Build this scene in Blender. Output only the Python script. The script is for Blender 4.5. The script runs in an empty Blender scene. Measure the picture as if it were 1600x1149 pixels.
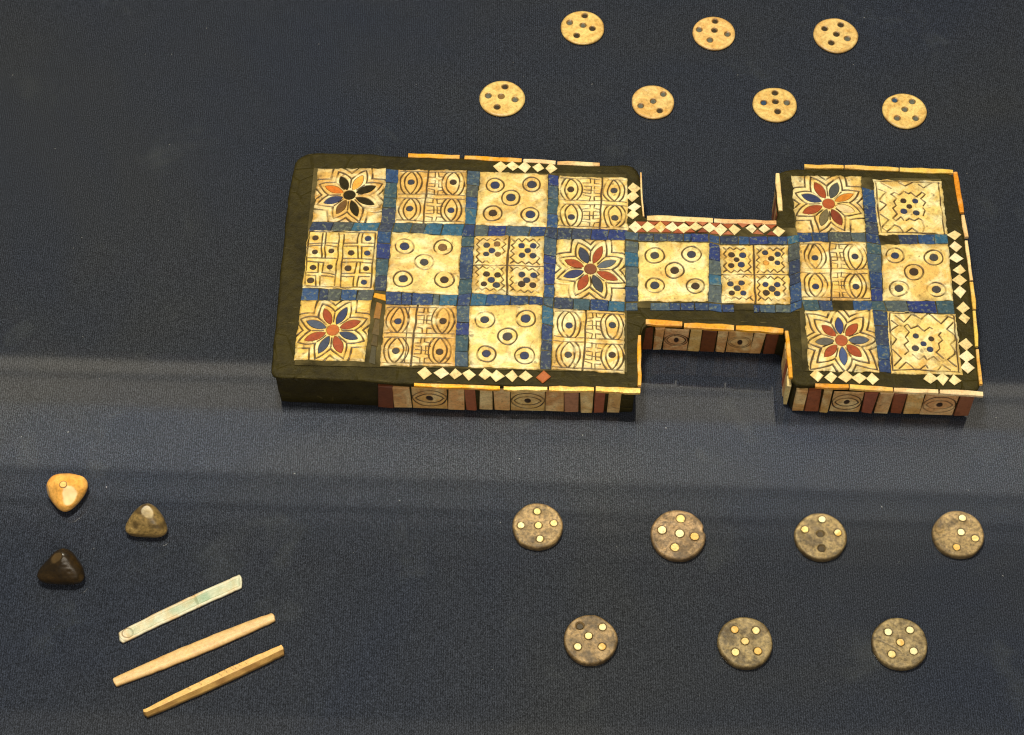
import bpy, bmesh, math, random
import numpy as np
from mathutils import Matrix, Vector
LENS=71.1387
CAM_LOC=(0.0, -46.0194, 74.6767)
CAM_X=(0.999993, -0.003134, -0.001931)
CAM_Y=(0.003681, 0.851324, 0.524627)
CAM_Z=(0.0, -0.524631, 0.85133)
BOARD_AT=(4.8957,3.4505)
BOARD_YAW=-0.030158
TILES={(0, 0):[(-13.682, 5.102), (-10.627, 5.215), (-10.702, 2.227), (-13.712, 2.219)],(1, 0):[(-10.08, 5.158), (-7.022, 5.2), (-7.021, 2.253), (-10.084, 2.243)],(2, 0):[(-6.449, 5.144), (-3.393, 5.079), (-3.426, 2.173), (-6.542, 2.23)],(3, 0):[(-2.935, 4.984), (0.113, 4.956), (0.133, 2.126), (-2.949, 2.15)],(0, 1):[(-13.842, 1.733), (-10.814, 1.777), (-10.76, -1.323), (-13.875, -1.304)],(1, 1):[(-10.196, 1.758), (-7.135, 1.597), (-7.148, -1.495), (-10.261, -1.377)],(2, 1):[(-6.576, 1.611), (-3.529, 1.689), (-3.497, -1.5), (-6.576, -1.381)],(3, 1):[(-2.967, 1.533), (0.02, 1.575), (0.012, -1.639), (-3.031, -1.488)],(4, 1):[(0.591, 1.488), (3.672, 1.533), (3.571, -1.548), (0.56, -1.625)],(5, 1):[(4.143, 1.409), (7.095, 1.467), (7.068, -1.589), (4.143, -1.615)],(6, 0):[(7.405, 5.249), (10.508, 5.328), (10.538, 2.256), (7.517, 2.178)],(7, 0):[(11.036, 5.146), (14.072, 5.135), (14.108, 2.245), (11.087, 2.133)],(6, 1):[(7.605, 1.668), (10.504, 1.742), (10.552, -1.335), (7.572, -1.346)],(7, 1):[(11.164, 1.623), (14.091, 1.732), (14.054, -1.245), (11.044, -1.323)],(0, 2):[(-13.879, -1.931), (-10.834, -1.886), (-10.936, -4.953), (-13.929, -4.935)],(1, 2):[(-10.22, -2.067), (-7.181, -2.022), (-7.163, -5.077), (-10.306, -5.127)],(2, 2):[(-6.633, -2.04), (-3.517, -1.894), (-3.562, -5.142), (-6.598, -5.094)],(3, 2):[(-3.048, -2.079), (-0.016, -2.164), (-0.023, -5.239), (-3.106, -5.13)],(6, 2):[(7.666, -1.933), (10.549, -1.794), (10.65, -4.9), (7.694, -4.929)],(7, 2):[(11.172, -1.843), (14.076, -1.931), (14.104, -4.968), (11.128, -4.951)]}
CIRCLES={(2, 0):[(0.235, 0.25), (0.766, 0.213), (0.475, 0.472), (0.233, 0.777), (0.765, 0.777)],(1, 1):[(0.202, 0.237), (0.743, 0.215), (0.498, 0.485), (0.223, 0.782), (0.796, 0.759)],(4, 1):[(0.233, 0.232), (0.753, 0.209), (0.517, 0.483), (0.236, 0.735), (0.813, 0.746)],(7, 1):[(0.198, 0.204), (0.768, 0.243), (0.461, 0.496), (0.232, 0.787), (0.769, 0.805)],(2, 2):[(0.21, 0.234), (0.774, 0.22), (0.532, 0.503), (0.249, 0.782), (0.776, 0.8)]}
EYES={(1, 0):[(0.194, 0.24), (0.805, 0.231), (0.199, 0.737), (0.794, 0.755)],(3, 0):[(0.181, 0.258), (0.807, 0.256), (0.196, 0.789), (0.817, 0.782)],(6, 1):[(0.221, 0.281), (0.818, 0.253), (0.21, 0.776), (0.792, 0.766)],(1, 2):[(0.192, 0.279), (0.816, 0.267), (0.199, 0.764), (0.793, 0.774)],(3, 2):[(0.225, 0.272), (0.828, 0.233), (0.228, 0.753), (0.829, 0.72)]}
DOTS={(2, 1):[(0.183, 0.163), (0.33, 0.142), (0.26, 0.255), (0.181, 0.317), (0.349, 0.319), (0.682, 0.167), (0.849, 0.166), (0.772, 0.247), (0.689, 0.329), (0.845, 0.332), (0.197, 0.664), (0.354, 0.67), (0.267, 0.759), (0.166, 0.835), (0.342, 0.845), (0.695, 0.649), (0.859, 0.653), (0.763, 0.74), (0.695, 0.808), (0.852, 0.818)],(5, 1):[(0.165, 0.171), (0.329, 0.179), (0.236, 0.254), (0.155, 0.359), (0.304, 0.34), (0.66, 0.131), (0.845, 0.158), (0.749, 0.231), (0.836, 0.305), (0.669, 0.306), (0.135, 0.674), (0.298, 0.656), (0.231, 0.746), (0.149, 0.83), (0.319, 0.828), (0.648, 0.677), (0.819, 0.678), (0.743, 0.749), (0.654, 0.819), (0.815, 0.83)],(7, 0):[(0.411, 0.387), (0.584, 0.389), (0.488, 0.49), (0.4, 0.579), (0.578, 0.606)],(7, 2):[(0.391, 0.392), (0.611, 0.431), (0.492, 0.514), (0.37, 0.592), (0.579, 0.601)],(0, 1):[(0.112, 0.134), (0.869, 0.134), (0.125, 0.381), (0.359, 0.359), (0.641, 0.385), (0.87, 0.385), (0.121, 0.646), (0.355, 0.635), (0.614, 0.65), (0.867, 0.647), (0.106, 0.87), (0.849, 0.879)]}
TRACED={(7, 2):[[(0.118, 0.064), (0.229, 0.17), (0.347, 0.046), (0.389, 0.049), (0.486, 0.118), (0.605, 0.018), (0.653, 0.05), (0.767, 0.178), (0.888, 0.038), (0.953, 0.074)],[(0.947, 0.134), (0.849, 0.262), (0.96, 0.359), (0.943, 0.442), (0.876, 0.508), (0.939, 0.605), (0.929, 0.658), (0.818, 0.766), (0.916, 0.874)],[(0.063, 0.149), (0.145, 0.237), (0.045, 0.319)],[(0.033, 0.372), (0.098, 0.455), (0.039, 0.552)],[(0.039, 0.627), (0.157, 0.748), (0.047, 0.88)],[(0.113, 0.923), (0.218, 0.819), (0.323, 0.935), (0.413, 0.937), (0.501, 0.865), (0.518, 0.91)],[(0.661, 0.929), (0.735, 0.848), (0.835, 0.933)],[(0.285, 0.201), (0.236, 0.243), (0.309, 0.336), (0.229, 0.421), (0.27, 0.486), (0.208, 0.535), (0.276, 0.636), (0.214, 0.69)],[(0.285, 0.201), (0.339, 0.276), (0.427, 0.219), (0.514, 0.297), (0.603, 0.239), (0.635, 0.262)],[(0.757, 0.325), (0.719, 0.37), (0.776, 0.445), (0.711, 0.505), (0.725, 0.585), (0.665, 0.645), (0.761, 0.749)],[(0.325, 0.686), (0.413, 0.775), (0.489, 0.712), (0.524, 0.781), (0.629, 0.721), (0.697, 0.798)],[(0.037, 0.029), (0.468, 0.015), (0.951, 0.009)],[(0.037, 0.034), (0.025, 0.439), (0.019, 0.949)],[(0.019, 0.949), (0.413, 0.941), (0.966, 0.966)],[(0.972, 0.023), (0.969, 0.398), (0.945, 0.957)]],(7, 0):[[(0.118, 0.06), (0.248, 0.154)],[(0.377, 0.047), (0.46, 0.118), (0.574, 0.031)],[(0.66, 0.071), (0.736, 0.147), (0.867, 0.034)],[(0.065, 0.173), (0.174, 0.232), (0.077, 0.366)],[(0.078, 0.401), (0.147, 0.471), (0.064, 0.568)],[(0.07, 0.638), (0.168, 0.734), (0.06, 0.854)],[(0.059, 0.874), (0.121, 0.929), (0.239, 0.825), (0.315, 0.865), (0.364, 0.947)],[(0.403, 0.952), (0.498, 0.877), (0.564, 0.959)],[(0.646, 0.77), (0.669, 0.878), (0.638, 0.949)],[(0.289, 0.235), (0.238, 0.277), (0.311, 0.352), (0.271, 0.404), (0.301, 0.47), (0.245, 0.521), (0.3, 0.627), (0.229, 0.709), (0.269, 0.759), (0.347, 0.683), (0.389, 0.744)],[(0.289, 0.235), (0.353, 0.285), (0.431, 0.216), (0.493, 0.256), (0.535, 0.23), (0.606, 0.306), (0.696, 0.221), (0.738, 0.257), (0.665, 0.342), (0.736, 0.413), (0.697, 0.481)],[(0.689, 0.523), (0.714, 0.569), (0.676, 0.662)],[(0.425, 0.744), (0.477, 0.708), (0.542, 0.749), (0.607, 0.708), (0.655, 0.755)],[(0.03, 0.026), (0.501, 0.023), (0.972, 0.041)],[(0.038, 0.026), (0.039, 0.442), (0.037, 0.953)],[(0.037, 0.948), (0.499, 0.958), (0.97, 1.014)],[(0.953, 0.021), (0.954, 0.494), (0.956, 0.994)]],(0, 1):[[(0.019, 0.028), (0.32, 0.019), (0.969, 0.036)],[(0.019, 0.028), (0.015, 0.341), (0.032, 0.96)],[(0.032, 0.965), (0.299, 0.971), (0.935, 0.969)],[(0.973, 0.041), (0.962, 0.477), (0.946, 0.96)],[(0.448, 0.047), (0.45, 0.488), (0.439, 0.772), (0.444, 0.948)],[(0.519, 0.067), (0.521, 0.477), (0.517, 0.544), (0.523, 0.964)],[(0.024, 0.482), (0.236, 0.483), (0.426, 0.479)],[(0.033, 0.545), (0.265, 0.554)],[(0.521, 0.482), (0.733, 0.482), (0.966, 0.482)],[(0.518, 0.548), (0.736, 0.544), (0.953, 0.545)],[(0.217, 0.05), (0.223, 0.473)],[(0.265, 0.04), (0.271, 0.472)],[(0.029, 0.233), (0.239, 0.229)],[(0.033, 0.272), (0.234, 0.264)],[(0.279, 0.224), (0.431, 0.216)],[(0.283, 0.268), (0.44, 0.28)],[(0.731, 0.039), (0.726, 0.216), (0.527, 0.22)],[(0.539, 0.273), (0.729, 0.27), (0.74, 0.472)],[(0.788, 0.053), (0.792, 0.211), (0.954, 0.218)],[(0.957, 0.276), (0.788, 0.279), (0.795, 0.481)],[(0.198, 0.56), (0.205, 0.736), (0.051, 0.74)],[(0.039, 0.787), (0.174, 0.789), (0.188, 0.956)],[(0.238, 0.806), (0.247, 0.963)],[(0.261, 0.791), (0.441, 0.8)],[(0.267, 0.568), (0.257, 0.739), (0.375, 0.746), (0.43, 0.754)],[(0.53, 0.728), (0.705, 0.732), (0.726, 0.558)],[(0.776, 0.557), (0.778, 0.726), (0.947, 0.731)],[(0.526, 0.779), (0.704, 0.788), (0.703, 0.958)],[(0.919, 0.787), (0.77, 0.791), (0.757, 0.966)]]}
OUTLINE=[(-14.856, -5.761), (-14.921, 3.815), (-14.737, 5.708), (-14.248, 6.063), (-11.948, 6.103), (-9.696, 5.98), (-7.34, 5.969), (-4.582, 5.859), (-1.028, 5.734), (0.346, 5.769), (0.659, 5.491), (0.764, 4.217), (0.811, 2.821), (3.759, 2.723), (6.425, 2.723), (6.736, 2.8), (6.682, 4.898), (6.761, 5.433), (7.402, 5.735), (9.258, 5.782), (12.107, 5.748), (14.602, 5.633), (14.783, 5.424), (14.882, 1.808), (14.877, -1.859), (14.816, -5.681), (11.283, -5.648), (7.96, -5.547), (7.103, -5.632), (6.927, -5.386), (6.85, -2.909), (6.772, -2.814), (0.909, -2.641), (0.662, -2.939), (0.617, -5.924), (-3.118, -5.958), (-5.255, -5.951), (-8.732, -5.947), (-11.147, -5.853)]
STRIPS=[((-9.697, 6.001), (-7.397, 5.97), 0.216, 'o'), ((-7.167, 5.958), (-4.61, 5.843), 0.216, 'o'), ((-4.524, 5.845), (-3.09, 5.756), 0.215, 'p'), ((-3.004, 5.74), (-1.114, 5.699), 0.215, 'p'), ((0.713, 5.263), (0.811, 2.876), 0.085, 'p'), ((0.979, 2.811), (3.871, 2.746), 0.295, 'p'), ((3.926, 2.73), (6.646, 2.697), 0.225, 'p'), ((6.814, 5.383), (6.87, 3.343), 0.2, 'p'), ((8.031, 5.825), (9.773, 5.852), 0.197, 'y'), ((9.83, 5.853), (12.219, 5.771), 0.216, 'y'), ((12.276, 5.773), (14.632, 5.69), 0.234, 'y'), ((14.743, 5.657), (14.844, 3.443), 0.204, 'o2'), ((14.845, 3.305), (14.936, 2.136), 0.175, 'p'), ((14.889, 1.93), (14.92, -0.158), 0.142, 'p'), ((14.911, -0.258), (14.934, -1.642), 0.168, 'y'), ((14.898, -1.741), (14.827, -3.518), 0.151, 'y'), ((14.853, -3.677), (14.854, -5.381), 0.137, 'y'), ((7.927, -5.622), (9.311, -5.633), 0.204, 'o2'), ((9.363, -5.648), (11.141, -5.726), 0.22, 'y'), ((11.193, -5.74), (13.023, -5.786), 0.204, 'p'), ((13.103, -5.784), (14.876, -5.847), 0.22, 'p'), ((6.859, -2.954), (6.93, -5.273), 0.177, 'o'), ((0.881, -2.639), (2.43, -2.68), 0.26, 'o'), ((2.511, -2.743), (4.627, -2.817), 0.26, 'o'), ((4.708, -2.832), (6.711, -2.925), 0.259, 'o'), ((0.605, -3.34), (0.603, -5.812), 0.161, 'o'), ((-8.807, -6.024), (-5.225, -6.072), 0.171, 'o'), ((-5.064, -6.083), (-3.25, -6.067), 0.187, 'y'), ((-3.17, -6.065), (-1.304, -6.032), 0.218, 'y'), ((-1.224, -6.015), (0.628, -6.06), 0.249, 'y')]
DIAMONDS=[(-5.543, 5.417, 'y'), (-5.001, 5.467, 'y'), (-4.443, 5.445, 'w'), (-3.856, 5.424, 'y'), (-3.27, 5.404, 'y'), (0.409, 4.397, 'y'), (0.365, 3.938, 'y'), (0.419, 3.362, 'w'), (0.389, 2.927, 'y'), (0.442, 2.285, 'w'), (1.002, 2.3, 'y'), (1.551, 2.314, 'a'), (2.067, 2.296, 'w'), (2.599, 2.293, 'y'), (3.104, 2.374, 'y'), (3.691, 2.321, 'w'), (4.193, 2.23, 'w'), (4.809, 2.256, 'y'), (5.539, 2.334, 'w'), (6.098, 2.327, 'w'), (6.708, 2.206, 'y'), (14.396, 2.197, 'y'), (14.372, 1.569, 'w'), (14.36, 0.993, 'w'), (14.47, 0.358, 'y'), (14.395, -0.178, 'y'), (14.396, -0.775, 'w'), (14.432, -1.596, 'y'), (14.437, -2.15, 'y'), (14.388, -3.44, 'y'), (14.363, -4.046, 'w'), (14.352, -4.584, 'w'), (-8.407, -5.456, 'y'), (-7.694, -5.45, 'w'), (-7.093, -5.466, 'y'), (-6.529, -5.47, 'y'), (-5.876, -5.453, 'y'), (-5.375, -5.522, 'y'), (-4.75, -5.487, 'y'), (-4.171, -5.491, 'y'), (-3.447, -5.535, 'r'), (8.02, -5.147, 'a'), (8.631, -5.204, 'y'), (9.218, -5.207, 'y'), (9.788, -5.23, 'y'), (10.32, -5.254, 'y'), (12.727, -5.16, 'y'), (13.232, -5.179, 'y'), (13.734, -5.228, 'y')]
TRIANGLES=[(0.724, 2.514, 1), (0.721, 2.087, -1), (1.28, 2.528, 1), (1.275, 2.101, -1), (1.813, 2.526, 1), (1.807, 2.099, -1), (2.337, 2.515, 1), (2.33, 2.088, -1), (2.856, 2.554, 1), (2.848, 2.127, -1), (3.404, 2.569, 1), (3.394, 2.141, -1), (3.949, 2.496, 1), (3.938, 2.07, -1), (4.508, 2.464, 1), (4.496, 2.038, -1), (5.182, 2.516, 1), (5.168, 2.089, -1), (5.828, 2.551, 1), (5.812, 2.125, -1), (6.413, 2.487, 1), (6.396, 2.061, -1)]
SIDE_MAIN=[(-10.393, -9.779, 'd'), (-9.76, -9.035, 't'), (-8.959, -7.481, 'e'), (-7.407, -6.77, 't'), (-6.716, -6.252, 'r'), (-6.092, -5.564, 'p'), (-5.488, -4.813, 't'), (-4.778, -3.342, 'e'), (-3.287, -2.556, 't'), (-2.515, -1.906, 'b'), (-1.809, -1.324, 't'), (-1.256, -0.796, 'r'), (-0.672, -0.133, 't')]
SIDE_BRIDGE=[(0.823, 1.251, 'd'), (1.334, 1.692, 't'), (1.748, 2.782, 'e'), (2.823, 3.333, 't'), (3.36, 3.966, 'd'), (4.021, 4.434, 't'), (4.476, 5.521, 'e'), (5.549, 6.003, 't'), (6.058, 6.635, 'd')]
SIDE_RIGHT=[(7.232, 7.697, 't'), (7.735, 8.303, 'r'), (8.357, 8.763, 't'), (8.804, 10.061, 'e'), (10.115, 10.655, 'r'), (10.71, 11.304, 'p'), (11.345, 11.871, 'r'), (11.926, 12.601, 't'), (12.641, 14.032, 'e'), (14.086, 14.707, 'r')]
DISCS=[(3.458, 19.182, 1.059, [(0.123, 0.684, 'k'), (-0.576, 0.281, 'g'), (0.031, 0.106, 'g'), (0.454, -0.077, 'k'), (-0.269, -0.485, 'k')]), (9.777, 18.802, 1.038, [(0.099, 0.69, 'k'), (0.034, 0.138, 'k'), (0.629, -0.092, 'g'), (-0.204, -0.437, 'g'), (-0.664, 0.202, 'g')]), (15.638, 18.643, 1.074, [(0.277, 0.593, 'k'), (-0.466, 0.367, 'k'), (0.035, 0.044, 'k'), (0.502, -0.219, 'g'), (-0.24, -0.459, 'k')]), (-0.409, 14.827, 1.068, [(0.118, 0.637, 'k'), (-0.62, 0.134, 'g'), (-0.048, 0.082, 'g'), (0.562, -0.091, 'g'), (-0.232, -0.509, 'k')]), (6.678, 14.578, 1.0, [(-0.32, 0.558, 'h'), (0.505, 0.449, 'g'), (0.013, 0.035, 'g'), (-0.58, -0.24, 'g'), (0.301, -0.537, 'k')]), (12.416, 14.384, 1.042, [(0.041, 0.669, 'k'), (-0.505, 0.113, 'b'), (0.024, 0.152, 'k'), (0.541, 0.108, 'g'), (0.088, -0.403, 'k')]), (18.468, 13.999, 1.04, [(-0.387, 0.597, 'b'), (0.392, 0.502, 'g'), (0.012, 0.055, 'g'), (-0.383, -0.439, 'g'), (0.444, -0.459, 'g')]), (1.022, -7.829, 1.046, [(0.001, 0.6, 'y'), (-0.648, -0.023, 'a'), (0.037, -0.026, 'y'), (0.649, 0.073, 'a'), (0.096, -0.606, 'y')]), (6.794, -8.284, 1.143, [(0.126, 0.634, 'y'), (-0.571, 0.17, 'w'), (0.063, 0.03, 'w'), (0.59, -0.092, 'a'), (-0.137, -0.519, 'y')]), (12.646, -8.377, 1.063, [(0.105, 0.705, 'w'), (-0.593, 0.271, 'y'), (0.666, 0.124, 'a'), (-0.009, 0.086, 'm'), (-0.013, -0.528, 'm')]), (18.32, -8.292, 1.065, [(0.216, 0.66, 'w'), (0.096, 0.06, 'w'), (0.608, -0.212, 'y'), (-0.154, -0.593, 'a'), (-0.685, 0.386, 'h')]), (3.088, -12.936, 1.07, [(0.461, 0.486, 'a'), (-0.069, 0.126, 'y'), (-0.481, -0.308, 'y'), (0.424, -0.306, 'a'), (-0.383, 0.548, 'm')]), (9.248, -13.076, 1.108, [(-0.35, 0.474, 'a'), (0.416, 0.443, 'y'), (-0.006, 0.017, 'y'), (-0.378, -0.401, 'y'), (0.424, -0.371, 'a')]), (15.398, -13.138, 1.11, [(-0.38, 0.413, 'w'), (0.41, 0.488, 'w'), (0.019, 0.01, 'a'), (-0.332, -0.444, 'y'), (0.462, -0.331, 'w')])]
STICKS=[([(-15.808, -12.479), (-15.688, -12.395), (-15.45, -12.256), (-15.133, -12.075), (-14.657, -11.771), (-14.178, -11.498), (-13.641, -11.211), (-13.1, -10.96), (-12.91, -10.862), (-12.805, -10.776), (-12.126, -10.425), (-11.582, -10.134), (-11.308, -10.01), (-11.142, -9.961), (-11.022, -10.055)], [(-15.728, -12.83), (-15.554, -12.903), (-15.259, -12.801), (-14.815, -12.483), (-14.338, -12.212), (-13.856, -11.976), (-13.319, -11.71), (-12.807, -11.454), (-12.673, -11.375), (-12.591, -11.345), (-11.861, -10.972), (-11.372, -10.72), (-11.182, -10.615), (-11.048, -10.51), (-10.988, -10.305)]), ([(-15.84, -14.484), (-15.719, -14.378), (-15.141, -14.096), (-14.508, -13.79), (-14.088, -13.553), (-13.238, -13.138), (-12.486, -12.84), (-11.68, -12.469), (-10.871, -12.09), (-10.218, -11.831), (-9.751, -11.686), (-9.584, -11.772)], [(-15.765, -14.684), (-15.618, -14.837), (-14.928, -14.605), (-14.299, -14.277), (-13.823, -14.06), (-12.968, -13.737), (-12.222, -13.394), (-11.416, -13.049), (-10.666, -12.655), (-10.022, -12.288), (-9.633, -12.077), (-9.547, -12.016)]), ([(-14.496, -15.865), (-14.331, -15.761), (-13.696, -15.433), (-13.068, -15.114), (-12.227, -14.678), (-11.438, -14.209), (-10.753, -13.767), (-10.107, -13.502), (-9.569, -13.265), (-9.214, -13.188), (-9.108, -13.296)], [(-14.461, -15.987), (-14.268, -16.074), (-13.536, -15.729), (-12.877, -15.441), (-12.063, -15.006), (-11.215, -14.598), (-10.417, -14.187), (-9.776, -13.851), (-9.348, -13.614), (-9.123, -13.478), (-9.117, -13.388)])]
RING=(-15.436, -12.517)
# light and cloth settings
WORLD_K=.13
# name, place (cm), target (cm), size x, size y, radiance, colour
KEYS=[('case_spotlight',(-10,6,115),(2,1,0),16,13,200,(1,.945,.76)),('front_fill_lamp',(10,-75,75),(0,-2,0),60,30,7.0,(1,.90,.74))]  # front fill is added to brighten the board's front side
W_=(1,.90,.70)
ADDED_SHEEN=[(557,577,2.6,W_),(578,586,.9,W_),(587,629,2.1,W_),(630,730,.35,W_),(1106,1210,.35,W_)]
ADDED_BEAMS=[(630,728,1.45,W_),(731,742,.6,W_),(744,775,.8,W_),(787,805,.35,W_),(632,845,.12,W_)]
CLOTH_A=(.0160,.0202,.0325,1); CLOTH_B=(.0222,.0242,.0285,1); COAT_R=.04; COAT_W=.6

S=0.01            # tables are in centimetres, the scene is in metres
HB=2.4            # height of the board's top
random.seed(7); rng=np.random.RandomState(11)
C=bpy.context.scene.collection

# ------------------------------------------------------------ camera
cd=bpy.data.cameras.new('camera'); cam=bpy.data.objects.new('camera',cd); C.objects.link(cam)
X,Y,Z=Vector(CAM_X).normalized(),Vector(CAM_Y).normalized(),Vector(CAM_Z).normalized()
M=Matrix((X,Y,Z)).transposed().to_4x4(); M.translation=Vector(CAM_LOC)*S; cam.matrix_world=M
cd.sensor_width=36; cd.lens=LENS; cd.clip_start=.02; cd.clip_end=50
bpy.context.scene.camera=cam

# ------------------------------------------------------------ light: case spotlight, plus added fill and band lamps
w=bpy.data.worlds.new('World'); bpy.context.scene.world=w; w.use_nodes=True
bg=w.node_tree.nodes['Background']; bg.inputs[0].default_value=(.93,.96,1,1); bg.inputs[1].default_value=WORLD_K
vs=bpy.context.scene.view_settings; vs.view_transform='Standard'; vs.look='None'; vs.exposure=0; vs.gamma=1
def area(name,loc,target,sx,sy,radiance,col,spread=180,rot=None):
    l=bpy.data.lights.new(name,'AREA'); l.shape='RECTANGLE'; l.size=sx*S; l.size_y=sy*S
    l.color=col; l.energy=radiance*math.pi*sx*S*sy*S; l.spread=math.radians(spread)
    o=bpy.data.objects.new(name,l); C.objects.link(o); o.location=Vector(loc)*S
    if rot is None:
        d=(Vector(target)-Vector(loc)).normalized(); o.rotation_euler=d.to_track_quat('-Z','Y').to_euler()
    else: o.rotation_euler=rot
    return o
for k in KEYS: area(*k)
# added strip lamps, mirrored in the cloth's coat like glare on case glass: where each one must hang follows from the
# mirror law for the camera's height
def mirror_y(ypx_left,zl=80.0,xpx=800):
    d=-Z*(LENS/36*1600)+X*(xpx-800)-Y*(ypx_left-574.5); L=Vector(CAM_LOC); t=-L.z/d.z; P=L+d*t
    t2=zl/(-d.z); return P.y+d.y*t2, P.x+d.x*t2
for i,(ya,yb,rad,col) in enumerate(ADDED_SHEEN):
    a,xa=mirror_y(ya+22.4); b,xb=mirror_y(yb+22.4)
    zr=math.atan2(mirror_y(ya+40,xpx=1440)[0]-mirror_y(ya+4.8,xpx=160)[0], mirror_y(ya+40,xpx=1440)[1]-mirror_y(ya+4.8,xpx=160)[1])
    area('added_sheen_lamp',(0,(a+b)/2,80),None,190,abs(a-b),rad,col,180,(0,0,zr))

# added lamps standing in for the glass reflection: near-parallel beams straight down, they lay the pale bands on the cloth in front of the board
def cloth_y(ypx,xpx):
    d=-Z*(LENS/36*1600)+X*(xpx-800)-Y*(ypx-574.5); L=Vector(CAM_LOC); P=L+d*(-L.z/d.z); return P.y,P.x
for ya,yb,rad,col in ADDED_BEAMS:
    a,b=cloth_y(ya+22.4,800)[0],cloth_y(yb+22.4,800)[0]
    p,q=cloth_y(ya+4.8,160),cloth_y(ya+40,1440)
    area('added_band_lamp',(0,(a+b)/2,28),None,100,abs(a-b),rad,col,1.2,(0,0,math.atan2(q[0]-p[0],q[1]-p[1])))

# ------------------------------------------------------------ helpers
bpy.context.scene.cycles.filter_width=1.15
def lin(r,g,b): return tuple((c/255/12.92 if c/255<=.04045 else ((c/255+.055)/1.055)**2.4) for c in (r,g,b))+(1,)
def obj(name,me,mat,parent=None,loc=(0,0,0),color=None):
    o=bpy.data.objects.new(name,me); C.objects.link(o)
    if mat and not me.materials: me.materials.append(mat)
    if parent: o.parent=parent
    o.location=Vector(loc)*S
    if color: o.color=color
    return o
def empty(name,loc,rz=0):
    o=bpy.data.objects.new(name,None); C.objects.link(o); o.location=Vector(loc)*S; o.rotation_euler=(0,0,rz); o.empty_display_size=.01; return o
def tag(o,label,cat,group=None):
    o['label']=label; o['category']=cat
    if group: o['group']=group
def mesh(name,V,F,smooth=True,attrs={}):
    V=np.asarray(V,float)*S; me=bpy.data.meshes.new(name)
    if isinstance(F,np.ndarray):
        n=F.shape[1]; me.vertices.add(len(V)); me.vertices.foreach_set('co',V.ravel().astype(np.float32))
        me.loops.add(F.size); me.loops.foreach_set('vertex_index',F.ravel().astype(np.int32))
        me.polygons.add(len(F)); me.polygons.foreach_set('loop_start',(np.arange(len(F))*n).astype(np.int32))
        me.update(calc_edges=True)
    else: me.from_pydata([tuple(v) for v in V],[],F); me.update()
    me.polygons.foreach_set('use_smooth',np.full(len(me.polygons),smooth,bool))
    for k,a in attrs.items():
        at=me.attributes.new(k,'FLOAT','POINT'); at.data.foreach_set('value',np.asarray(a,np.float32).ravel())
    me.validate(); return me
def gridf(n,m):          # quads of an n x m vertex grid (index = j*n+i)
    i,j=np.meshgrid(np.arange(n-1),np.arange(m-1)); a=(j*n+i).ravel(); return np.stack([a,a+1,a+n+1,a+n],-1)
class VN:                # smooth value noise
    def __init__(s,seed): s.t=np.random.RandomState(seed).rand(256,256)
    def __call__(s,x,y):
        x=np.asarray(x,float); y=np.asarray(y,float); xi=np.floor(x).astype(int); yi=np.floor(y).astype(int); fx=x-xi; fy=y-yi
        fx=fx*fx*(3-2*fx); fy=fy*fy*(3-2*fy); t=s.t; a=xi&255; b=(xi+1)&255; c=yi&255; d=(yi+1)&255
        return (t[a,c]*(1-fx)+t[b,c]*fx)*(1-fy)+(t[a,d]*(1-fx)+t[b,d]*fx)*fy
def sstep(a,b,x): t=np.clip((x-a)/(b-a),0,1); return t*t*(3-2*t)
def chip(name,poly,h,bev,z=0,jit=0):   # small bevelled prism round its own centre; poly counter-clockwise; returns mesh, centre
    P=np.array(poly,float)
    if jit: P=P+rng.uniform(-jit,jit,P.shape)
    c=P.mean(0); Q=P-c; A=.5*np.sum(Q[:,0]*np.roll(Q[:,1],-1)-Q[:,1]*np.roll(Q[:,0],-1))
    if A<0: Q=Q[::-1]
    n=len(Q); r=np.linalg.norm(Q,axis=1).min(); k=1-min(bev/max(r,1e-6),.6)
    V=[(x,y,z-h) for x,y in Q]+[(x,y,z-bev*.7) for x,y in Q]
    if n==4:   # even inset
        I=[]
        for i in range(4):
            p,a,b=Q[i],Q[i-1],Q[(i+1)%4]; e1=(a-p)/np.linalg.norm(a-p); e2=(b-p)/np.linalg.norm(b-p); I.append(p+(e1+e2)*bev)
    else: I=[q*k for q in Q]
    tilt=rng.uniform(-.03,.03,2) if jit else (0,0)
    V+=[(x,y,z+tilt[0]*x+tilt[1]*y) for x,y in I]
    F=[[i,(i+1)%n,n+(i+1)%n,n+i] for i in range(n)]+[[n+i,n+(i+1)%n,2*n+(i+1)%n,2*n+i] for i in range(n)]+[list(range(2*n,3*n)),list(range(n-1,-1,-1))]
    return mesh(name,V,F,False),c

# ------------------------------------------------------------ materials
def mat(name):
    m=bpy.data.materials.new(name); m.use_nodes=True; nt=m.node_tree; b=nt.nodes['Principled BSDF']; return m,nt,b
def node(nt,t,**k):
    n=nt.nodes.new(t)
    for a,v in k.items():
        if a.startswith('i_'): n.inputs[a[2:].replace('_',' ')].default_value=v
        else: setattr(n,a,v)
    return n
def noise(nt,scale,detail=3,rough=.55,vec=None,dist=0):
    n=node(nt,'ShaderNodeTexNoise'); n.inputs['Scale'].default_value=scale; n.inputs['Detail'].default_value=detail; n.inputs['Roughness'].default_value=rough; n.inputs['Distortion'].default_value=dist
    if vec is not None: nt.links.new(vec,n.inputs['Vector'])
    return n.outputs['Fac']
def ramp(nt,fac,stops,interp='LINEAR'):
    r=node(nt,'ShaderNodeValToRGB'); nt.links.new(fac,r.inputs[0]); e=r.color_ramp; e.interpolation=interp
    while len(e.elements)<len(stops): e.elements.new(.5)
    for el,(p,c) in zip(e.elements,stops): el.position=p; el.color=c if len(c)==4 else tuple(c)+(1,)
    return r.outputs[0]
def g(v): return (v,v,v,1)
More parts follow.
